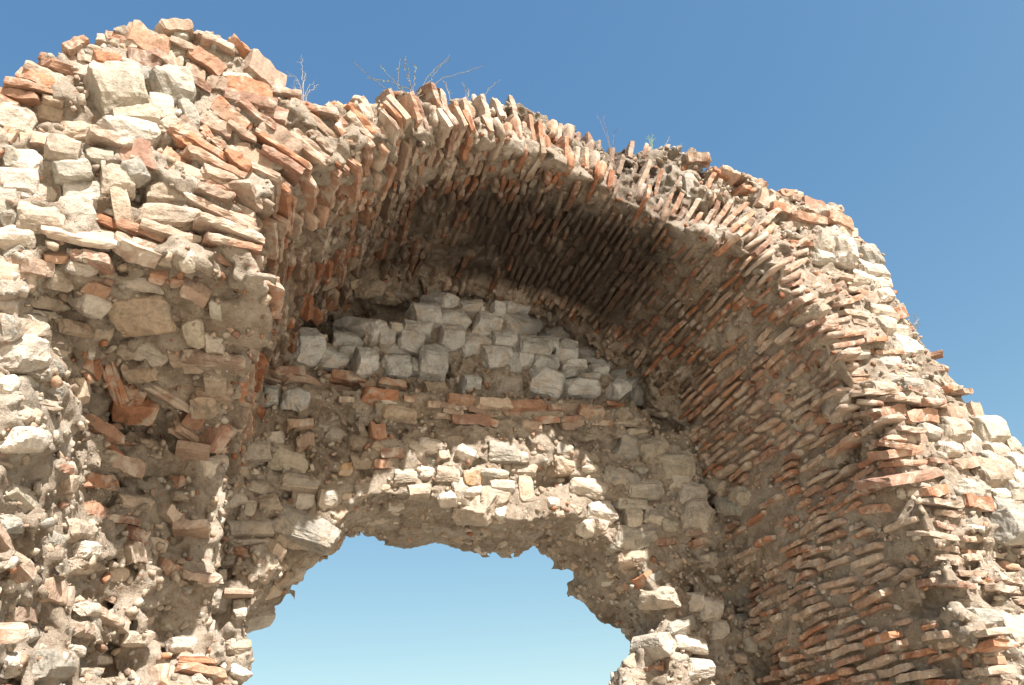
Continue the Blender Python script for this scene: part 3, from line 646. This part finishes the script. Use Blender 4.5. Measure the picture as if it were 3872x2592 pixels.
# --- arch ring seen on the broken front face: radial bricks
def ring_bricks():
    th = -0.05
    while th < math.pi + 0.12:
        th += random.uniform(0.066, 0.080) / (R + 0.15)
        deg = math.degrees(th)
        thick = np.interp(deg, [0, 25, 50, 75, 100, 125, 150, 170, 185], [0.5, 0.62, 0.5, 0.42, 0.40, 0.55, 0.9, 0.95, 0.8])
        r = R + random.uniform(0.0, 0.1)
        while r < R + thick:
            ln = random.choice([0.20, 0.28, 0.34, 0.40]) * random.uniform(0.85, 1.1); rm = r + ln / 2; r += ln + random.uniform(0.01, 0.035)
            if random.random() < 0.10: continue
            x, z = XC + rm * math.cos(th), ZS + rm * math.sin(th)
            hit = cast(np.array([x, 2.9, z]), np.array([0, 1.0, 0]), 1.9)
            if hit is None: continue
            px, py, _ = to_px(hit)
            if occ_at(px, py): continue
            n = base_normal(hit)
            if n[1] > -0.3: n = np.array([0, -1.0, 0.1])
            L = np.array([math.cos(th), 0, math.sin(th)]) * (1 if math.cos(th) > 0 else -1) + np.array([random.gauss(0, .06), random.gauss(0, .08), random.gauss(0, .06)])
            add_piece('b', hit, L, n, (ln, 0.2, random.uniform(0.040, 0.054)), float(np.clip(random.gauss(0.035, 0.022), 0.0, 0.09)))
ring_bricks()
# --- bricks standing up along the crest
def crest_bricks():
    for i in range(len(crest) - 1):
        (x0, z0), (x1, z1) = crest[i], crest[i + 1]
        if x1 < -4.4 or x0 > 6.8: continue
        seg = math.hypot(x1 - x0, z1 - z0); k = max(1, int(seg / 0.10))
        for j in range(k):
            for dy in (0.10, 0.32):
                t = (j + random.random()) / k; x = x0 + (x1 - x0) * t; z = z0 + (z1 - z0) * t
                y = float(front_y(np.array(x), np.array(z))) + dy + random.uniform(-.06, .06)
                hit = cast(np.array([x, y, z + 0.5]), np.array([0, 0, -1.0]), 1.2)
                if hit is None: continue
                n = base_normal(hit); n = n + np.array([0, 0, 0.6]); n /= np.linalg.norm(n)
                if 0.9 < x < 4.1:         # vault bricks on edge: radial
                    rad = np.array([x - XC, 0, z - ZS]); rad /= np.linalg.norm(rad)
                    L = np.array([0, 1.0, 0]) + np.array([random.gauss(0, .1), 0, random.gauss(0, .1)])
                    if random.random() < 0.35: continue
                    add_piece('b', hit, L, rad, (random.uniform(0.16, 0.32), 0.26, random.uniform(0.042, 0.056)), random.uniform(0.0, 0.10))
                else:
                    L = np.array([1.0, random.gauss(0.1, .25), random.gauss(-0.05 if x < 1 else -0.12, .1)])
                    nn = np.array([random.gauss(0, .15), -1.0, random.gauss(0.1, .15)])
                    kd = 'b' if (x < 1 or x < 5.0) else random.choice('cgbr')
                    if kd == 'b': add_piece('b', hit, L, nn, (random.uniform(0.15, 0.32), 0.22, random.uniform(0.042, 0.056)), random.uniform(0.06, 0.14))
                    else: add_piece(kd, hit, L, n, (random.uniform(0.10, 0.24), 0.15, random.uniform(0.06, 0.12)), random.uniform(0.02, 0.06))
crest_bricks()
# --- coursed fill of the two piers and of the rubble wall
def fill_front(xr, zr, dz_, chooser, slope):
    z = zr[0]
    while z < zr[1]:
        x = xr[0] + random.uniform(0, .15)
        while x < xr[1]:
            kind, ln, h = chooser(x, z)
            if kind is None: x += 0.12; continue
            xm = x + ln / 2; x += ln * 1.02 + random.uniform(0.01, 0.06)
            zz = z + random.gauss(0, 0.012) + slope * (xm if xm < 2 else xm - xr[0])
            hit = cast(np.array([xm, 2.5, zz]), np.array([0, 1.0, 0]), 4.7)
            if hit is None: continue
            p = int(part_of(hit)[0])
            px, py, d = to_px(hit)
            k = F / d * ln * 0.35
            if occ_at(px, py) or occ_at(px - k, py) or occ_at(px + k, py): continue
            if p == 2 or hit[1] > 5.6: continue
            n = base_normal(hit)
            if n[0] < -0.5: continue                     # jamb faces have their own courses
            if n[1] > -0.35: n = n + np.array([0, -0.8, 0]); n /= np.linalg.norm(n)
            L = np.array([1, 0.0, slope + random.gauss(0, .07)])
            if kind in 'bd': add_piece(kind, hit, L, n + np.array([0, 0, random.gauss(0, .10)]), (ln, 0.2, h), float(np.clip(random.gauss(0.04, 0.025), 0.0, 0.10)), part=p)
            else: add_piece(kind, hit, L, n, (ln, max(0.09, ln * .7), h), h * random.uniform(0.06, 0.30), part=p)
        z += dz_ * random.uniform(0.85, 1.2)
def ch_left(x, z):
    if x > 0.02 or random.random() < 0.06: return None, 0, 0
    if z > 5.75: p = 0.85
    elif z > 4.2: p = 0.42
    elif z > 2.9: p = 0.22
    else: p = 0.16
    if 2.7 < z < 4.15 and x > -0.6 and random.random() < 0.6: return None, 0, 0
    if random.random() < p: return 'b', random.uniform(0.12, 0.32), random.uniform(0.040, 0.055)
    return random.choice('crrrg'), random.choice([0.06, 0.09, 0.13, 0.22]) * random.uniform(0.8, 1.2), random.uniform(0.030, 0.075)
fill_front((-4.6, 0.15), (1.7, 7.3), 0.072, ch_left, -0.11)
def ch_right(x, z):
    if random.random() < 0.06: return None, 0, 0
    p = 0.8 if (z > 5.6 and x < 5.3) or x < 5.0 else 0.45
    if random.random() < p: return 'b', random.uniform(0.12, 0.32), random.uniform(0.038, 0.052)
    return random.choice('crgrr'), random.choice([0.06, 0.09, 0.13, 0.22]) * random.uniform(0.8, 1.2), random.uniform(0.030, 0.075)
fill_front((4.55, 6.95), (1.7, 6.9), 0.074, ch_right, -0.03)
def fill_wall():
    for _ in range(800):
        x, z = random.uniform(0.0, 4.7), random.uniform(1.7, 5.0)
        hit = cast(np.array([x, 5.0, z]), np.array([0, 1.0, 0]), 1.7)
        if hit is None or part_of(hit)[0] != 3: continue
        px, py, d = to_px(hit)
        ln = random.choice([0.06, 0.08, 0.11, 0.15]) * random.uniform(0.8, 1.3); k = F / d * ln * .4
        if occ_at(px, py) or occ_at(px - k, py) or occ_at(px + k, py) or occ_at(px, py - k): continue
        n = base_normal(hit)
        if z > 4.55 and random.random() < 0.5: continue
        h = ln * random.uniform(0.45, 0.75)
        kd = random.choice('ccrrrgb')
        if kd == 'b': ln *= 1.4; h = 0.045
        add_piece(kd, hit, np.array([1, 0, random.gauss(0, .2)]), n + rng.normal(size=3) * 0.15, (ln, max(.08, ln * .8), h), h * random.uniform(0.2, 0.5), part=3)
        occ_mark(px, py, F / d * ln * 1.1, F / d * h * 1.1, 0)
fill_wall()
# stones set in the soffit and sides of the broken opening
for _ in range(260):
    t = random.random(); i = random.randrange(3, len(HF) - 3); yy = random.uniform(6.05, 6.95)
    c = HF[i] * (7 - yy) + HB[i] * (yy - 6); inward = np.array([2.4, 2.5]) - c; inward = inward / np.linalg.norm(inward)
    hit = cast(np.array([c[0] + inward[0] * .3, yy, c[1] + inward[1] * .3]), np.array([-inward[0], 0, -inward[1]]), 0.8)
    if hit is None: continue
    px, py, d = to_px(hit)
    if occ_at(px, py): continue
    n = base_normal(hit); ln = random.choice([0.05, 0.08, 0.12, 0.18]) * random.uniform(.8, 1.2)
    add_piece(random.choice('rrcr'), hit, rng.normal(size=3), n, (ln, ln * .8, ln * .6), ln * random.uniform(0.05, 0.18), part=3)

# ------------------------------------------------------------------ turn the pieces into objects (the largest 300 of a kind on a part), the rest joined
def in_view(px, py): return -80 < px < 3952 and -80 < py < 2672
def visible(p):
    c = p[3] - p[2][:, 1] * (p[4][1] / 2 + 0.02)
    if not in_view(*p[7]): return False
    d = c - CAM; L = np.linalg.norm(d); h = cast(CAM, d / L, L - 0.04)
    return h is None or np.linalg.norm(h - CAM) > L - 0.12
groups = {}
for p in PIECES: groups.setdefault((p[1], 'brick' if p[0] in 'bd' else 'stone'), []).append(p)
for (part, nm), lst in sorted(groups.items()):
    lst.sort(key=lambda p: -(p[6] if visible(p) else p[6] * 1e-4))
    me_pool = BR_ME if nm == 'brick' else ST_ME
    for p in lst[:300]:
        kind, _, B, c, dims, col, sz, _ = p
        if nm == 'stone': me = random.choice(me_pool[:12] if dims[0] > 0.2 else me_pool[12:])
        else: me = random.choice(me_pool)
        o = bpy.data.objects.new(nm, me); scene.collection.objects.link(o); o.parent = PARTS[part]
        S = np.eye(4); S[:3, :3] = B * np.array(dims)[None, :]; S[:3, 3] = c
        o.matrix_world = Matrix(S.tolist()); o.color = (*col, 1)
    rest = lst[300:]
    if rest:
        Vs, Qs, Cs, off = [], [], [], 0
        for kind, _, B, c, dims, col, sz, _ in rest:
            V, Q = random.choice(BR_C if nm == 'brick' else ST_C)
            Vs.append((V * np.array(dims)) @ B.T + c); Qs.append(Q + off); off += len(V); Cs.append(np.tile((*col, 1.0), (len(V), 1)))
        o = mesh_obj('small_' + nm + 's', np.vstack(Vs), np.vstack(Qs), M_BRICKJ if nm == 'brick' else M_STONEJ, PARTS[part]); o['kind'] = 'stuff'
        at = o.data.color_attributes.new('piece_color', 'FLOAT_COLOR', 'POINT'); at.data.foreach_set('color', np.vstack(Cs).astype(np.float32).ravel())
    print('PIECES', PART_NAMES[part], nm, len(lst))

# ------------------------------------------------------------------ crumbs: broken brick, grit and pebbles bedded in the mortar, uncountable
CR = [stone_proto(900 + i, 1, 0.45) for i in range(10)]
for k, o in enumerate(PARTS):
    n_v = len(o.data.vertices); co = np.empty(n_v * 3, np.float32); o.data.vertices.foreach_get('co', co); co = co.reshape(-1, 3)
    no = np.empty(n_v * 3, np.float32); o.data.vertices.foreach_get('normal', no); no = no.reshape(-1, 3)
    view = co - CAM; vl = np.linalg.norm(view, axis=1); facing = (no * view).sum(1) / vl < 0.35
    P2 = np.stack([CX + F * (view @ right) / (view @ fwd), CY + F * (view @ down) / (view @ fwd)], 1)
    ok = np.where(facing & (co[:, 1] < 6.9) & (P2[:, 0] > -400) & (P2[:, 0] < 4272) & (P2[:, 1] > -200) & (P2[:, 1] < 2900))[0]
    pick = rng.choice(ok, (4200, 3800, 1800, 3600)[k]); Vs, Qs, Cs, off = [], [], [], 0
    for v in pick:
        V, Q = CR[rng.integers(10)]; size = 0.010 + 0.042 * rng.random() ** 2.6; B = np.linalg.qr(rng.normal(size=(3, 3)))[0]
        Vs.append((V * np.array([size * 1.5, size, size * 0.8])) @ B.T + co[v] + no[v] * size * 0.12); Qs.append(Q + off); off += len(V)
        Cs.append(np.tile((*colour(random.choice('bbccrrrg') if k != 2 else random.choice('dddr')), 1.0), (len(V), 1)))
    c_o = mesh_obj('rubble_crumbs', np.vstack(Vs), np.vstack(Qs), M_STONEJ, o); c_o['kind'] = 'stuff'
    at = c_o.data.color_attributes.new('piece_color', 'FLOAT_COLOR', 'POINT'); at.data.foreach_set('color', np.vstack(Cs).astype(np.float32).ravel())

# ------------------------------------------------------------------ dry plants on the crest
def mat_plant(name, col, rough=0.8):
    m, n, l, b = new_mat(name)
    pos = n.new('ShaderNodeNewGeometry').outputs['Position']
    c = mix(n, l, 'MULTIPLY', 0.7, col, ramp(n, l, noise(n, l, pos, 60, 3), [(0.3, (0.6, 0.6, 0.6)), (0.7, (1.2, 1.2, 1.2))]))
    l.new(c, b.inputs['Base Color']); b.inputs['Roughness'].default_value = rough; return m
M_TWIG = mat_plant('bare_twig', (0.16, 0.12, 0.09)); M_DRY = mat_plant('dry_straw', (0.30, 0.25, 0.18)); M_LEAF = mat_plant('young_leaf', (0.20, 0.26, 0.07))
def tube(path, r0, r1, sides=5):
    P = np.asarray(path, float); V, Q = [], []
    for i, p in enumerate(P):
        t = P[min(i + 1, len(P) - 1)] - P[max(i - 1, 0)]; t /= np.linalg.norm(t)
        a = np.cross(t, [0.3, 1, 0.2]); a /= np.linalg.norm(a); b = np.cross(t, a); r = r0 + (r1 - r0) * i / (len(P) - 1)
        for k in range(sides): V.append(p + r * (math.cos(6.2832 * k / sides) * a + math.sin(6.2832 * k / sides) * b))
    for i in range(len(P) - 1):
        for k in range(sides):
            Q.append((i * sides + k, i * sides + (k + 1) % sides, (i + 1) * sides + (k + 1) % sides, (i + 1) * sides + k))
    return V, Q
def smooth_path(P, n=14, wob=0.004):
    P = np.asarray(P, float); s_ = np.r_[0, np.cumsum(np.linalg.norm(np.diff(P, axis=0), axis=1))]
    t = np.linspace(0, s_[-1], n); out = np.stack([np.interp(t, s_, P[:, k]) for k in range(3)], 1)
    out[1:-1] = 0.25 * out[:-2] + 0.5 * out[1:-1] + 0.25 * out[2:]
    out[1:] += rng.normal(size=(n - 1, 3)) * wob; return out
def plant(name, label, cat, ox, oy, sc, root, branches, mat, leaf=None, r0=0.0032, group=None, fuzz=0):
    """root and branches in a zoom window; the root stands on the crest, branches lean a little towards and away from the viewer."""
    rx, ry = ox + root[0] / sc, oy + root[1] / sc
    hit = None
    for d in range(0, 140, 6):
        hit = cast(CAM, ray(rx, ry + d))
        if hit is not None: break
    if hit is None: return
    y0 = hit[1] + 0.06
    e = bpy.data.objects.new(name, None); scene.collection.objects.link(e)
    rr = ray(rx, ry); base = CAM + rr * (y0 / rr[1]); base[2] = min(base[2], hit[2] + 0.05); e.location = base
    e['label'] = label; e['category'] = cat
    if group: e['group'] = group
    for bnum, br in enumerate(branches):
        lean = random.uniform(-0.10, 0.14); pts3 = [np.zeros(3)]
        for i, (bx, by) in enumerate(br):
            q = ray(ox + bx / sc, oy + by / sc); yy = y0 + lean * i / max(1, len(br) - 1); pts3.append(CAM + q * (yy / q[1]) - base)
        pth = smooth_path(pts3, 16); V, Q = tube(pth, r0, r0 * 0.45)
        off = len(V)
        if fuzz:                           # seed heads and side hairs of dry grass
            for _ in range(fuzz):
                i = random.randint(5, 15); d = rng.normal(size=3) * 0.4 + (pth[-1] - pth[-4]) / np.linalg.norm(pth[-1] - pth[-4]); d /= np.linalg.norm(d)
                v2, q2 = tube([pth[i], pth[i] + d * random.uniform(0.02, 0.05)], r0 * 0.45, r0 * 0.3, 3); Q += [tuple(a + len(V) for a in f) for f in q2]; V += v2
        o = mesh_obj('branch' if leaf else 'stalk', V, Q, mat, e)
        if leaf:
            LV, LQ = [], []
            for i in range(2, 16):
                for _ in range(2):
                    d = rng.normal(size=3); d /= np.linalg.norm(d); u_ = np.cross(d, rng.normal(size=3)); u_ /= np.linalg.norm(u_); ln = random.uniform(0.008, 0.017)
                    p = pth[i] + rng.normal(size=3) * 0.003; k = len(LV)
                    LV += [p, p + d * ln * .5 + u_ * ln * .28, p + d * ln, p + d * ln * .5 - u_ * ln * .28]; LQ.append((k, k + 1, k + 2, k + 3))
            lo = mesh_obj('leaves', LV, LQ, M_LEAF, o); lo['kind'] = 'stuff'
Wp = (1100, 150, 2.603)
plant('thorn_shrub', 'bare thorny shrub with long arching twigs on top of the vault', 'shrub', *Wp, (1195, 560), [
    [(900, 470), (810, 390), (740, 345), (670, 285), (610, 200)], [(1070, 460), (1010, 400), (945, 345), (910, 290), (875, 250)], [(1050, 475), (1058, 350), (1070, 185)],
    [(1190, 495), (1165, 400), (1150, 280), (1120, 170)], [(1180, 480), (1140, 360), (1120, 280), (1105, 215)], [(1200, 495), (1215, 390), (1228, 300), (1218, 245)],
    [(1270, 510), (1330, 400), (1420, 290), (1530, 200), (1570, 160)], [(1280, 520), (1380, 390), (1470, 260), (1555, 205)],
    [(1390, 490), (1440, 430), (1510, 375), (1620, 345), (1740, 310), (1880, 260)], [(1180, 495), (1090, 465), (960, 415), (870, 405), (760, 380)]], M_TWIG, leaf=True)
plant('thorn_sprig', 'single short thorny sprig leaning right beside the larger shrub', 'shrub', *Wp, (1860, 650), [[(1905, 560), (1960, 480), (2060, 405)], [(1840, 620), (1790, 600)]], M_TWIG, leaf=True)
plant('dry_weed', 'tall dry weed stalk beside the dark brick slab near the peak', 'weed', *Wp, (125, 560), [[(115, 420), (112, 300), (103, 175)], [(95, 470), (60, 360), (8, 360)], [(125, 450), (140, 320)], [(160, 480), (215, 430)], [(180, 500), (265, 440)], [(40, 480), (30, 450)]], M_DRY, fuzz=12, r0=0.0024)
plant('dry_grass', 'feathery dry grass stalk just right of the thorny shrub', 'grass', *Wp, (1570, 590), [[(1545, 500), (1505, 405)], [(1550, 520), (1520, 450)]], M_DRY, fuzz=16, r0=0.0022)
plant('dry_grass', 'feathery dry grass stalk between two crest bricks beside the thorny sprig', 'grass', *Wp, (1730, 640), [[(1722, 540), (1700, 445)], [(1740, 560), (1748, 490)], [(1780, 650), (1770, 610)]], M_DRY, fuzz=16, r0=0.0022)
plant('dry_grass', 'pale green grass tuft on the right shoulder of the vault', 'grass', 2200, 400, 1.802, (470, 290), [[(468, 240), (450, 205)], [(475, 240), (482, 200)], [(460, 240), (440, 220)], [(480, 245), (492, 225)]], M_LEAF, fuzz=10, r0=0.0024)
plant('dry_weed', 'straw coloured dead weed trailing over the flat bricks of the right shoulder', 'weed', 2200, 400, 1.802, (560, 320), [[(580, 295), (640, 290), (715, 320)], [(590, 290), (660, 285), (672, 270)], [(560, 280), (600, 205)]], M_DRY, fuzz=8, r0=0.0022)
plant('dry_weed', 'tiny dark dead weed at the top edge above the vault crown', 'weed', 2200, 400, 1.802, (160, 150), [[(150, 110), (145, 70)], [(130, 110), (105, 70)], [(220, 180), (250, 155)]], M_TWIG, fuzz=6, r0=0.0026)
plant('dry_weed', 'pale bushy dead weed on the stepped right edge of the ruin', 'weed', 2572, 1100, 1.802, (1590, 260), [[(1595, 220), (1600, 170)], [(1605, 230), (1640, 240)], [(1585, 230), (1560, 205)], [(1600, 225), (1625, 195)]], M_DRY, fuzz=16, r0=0.0022)
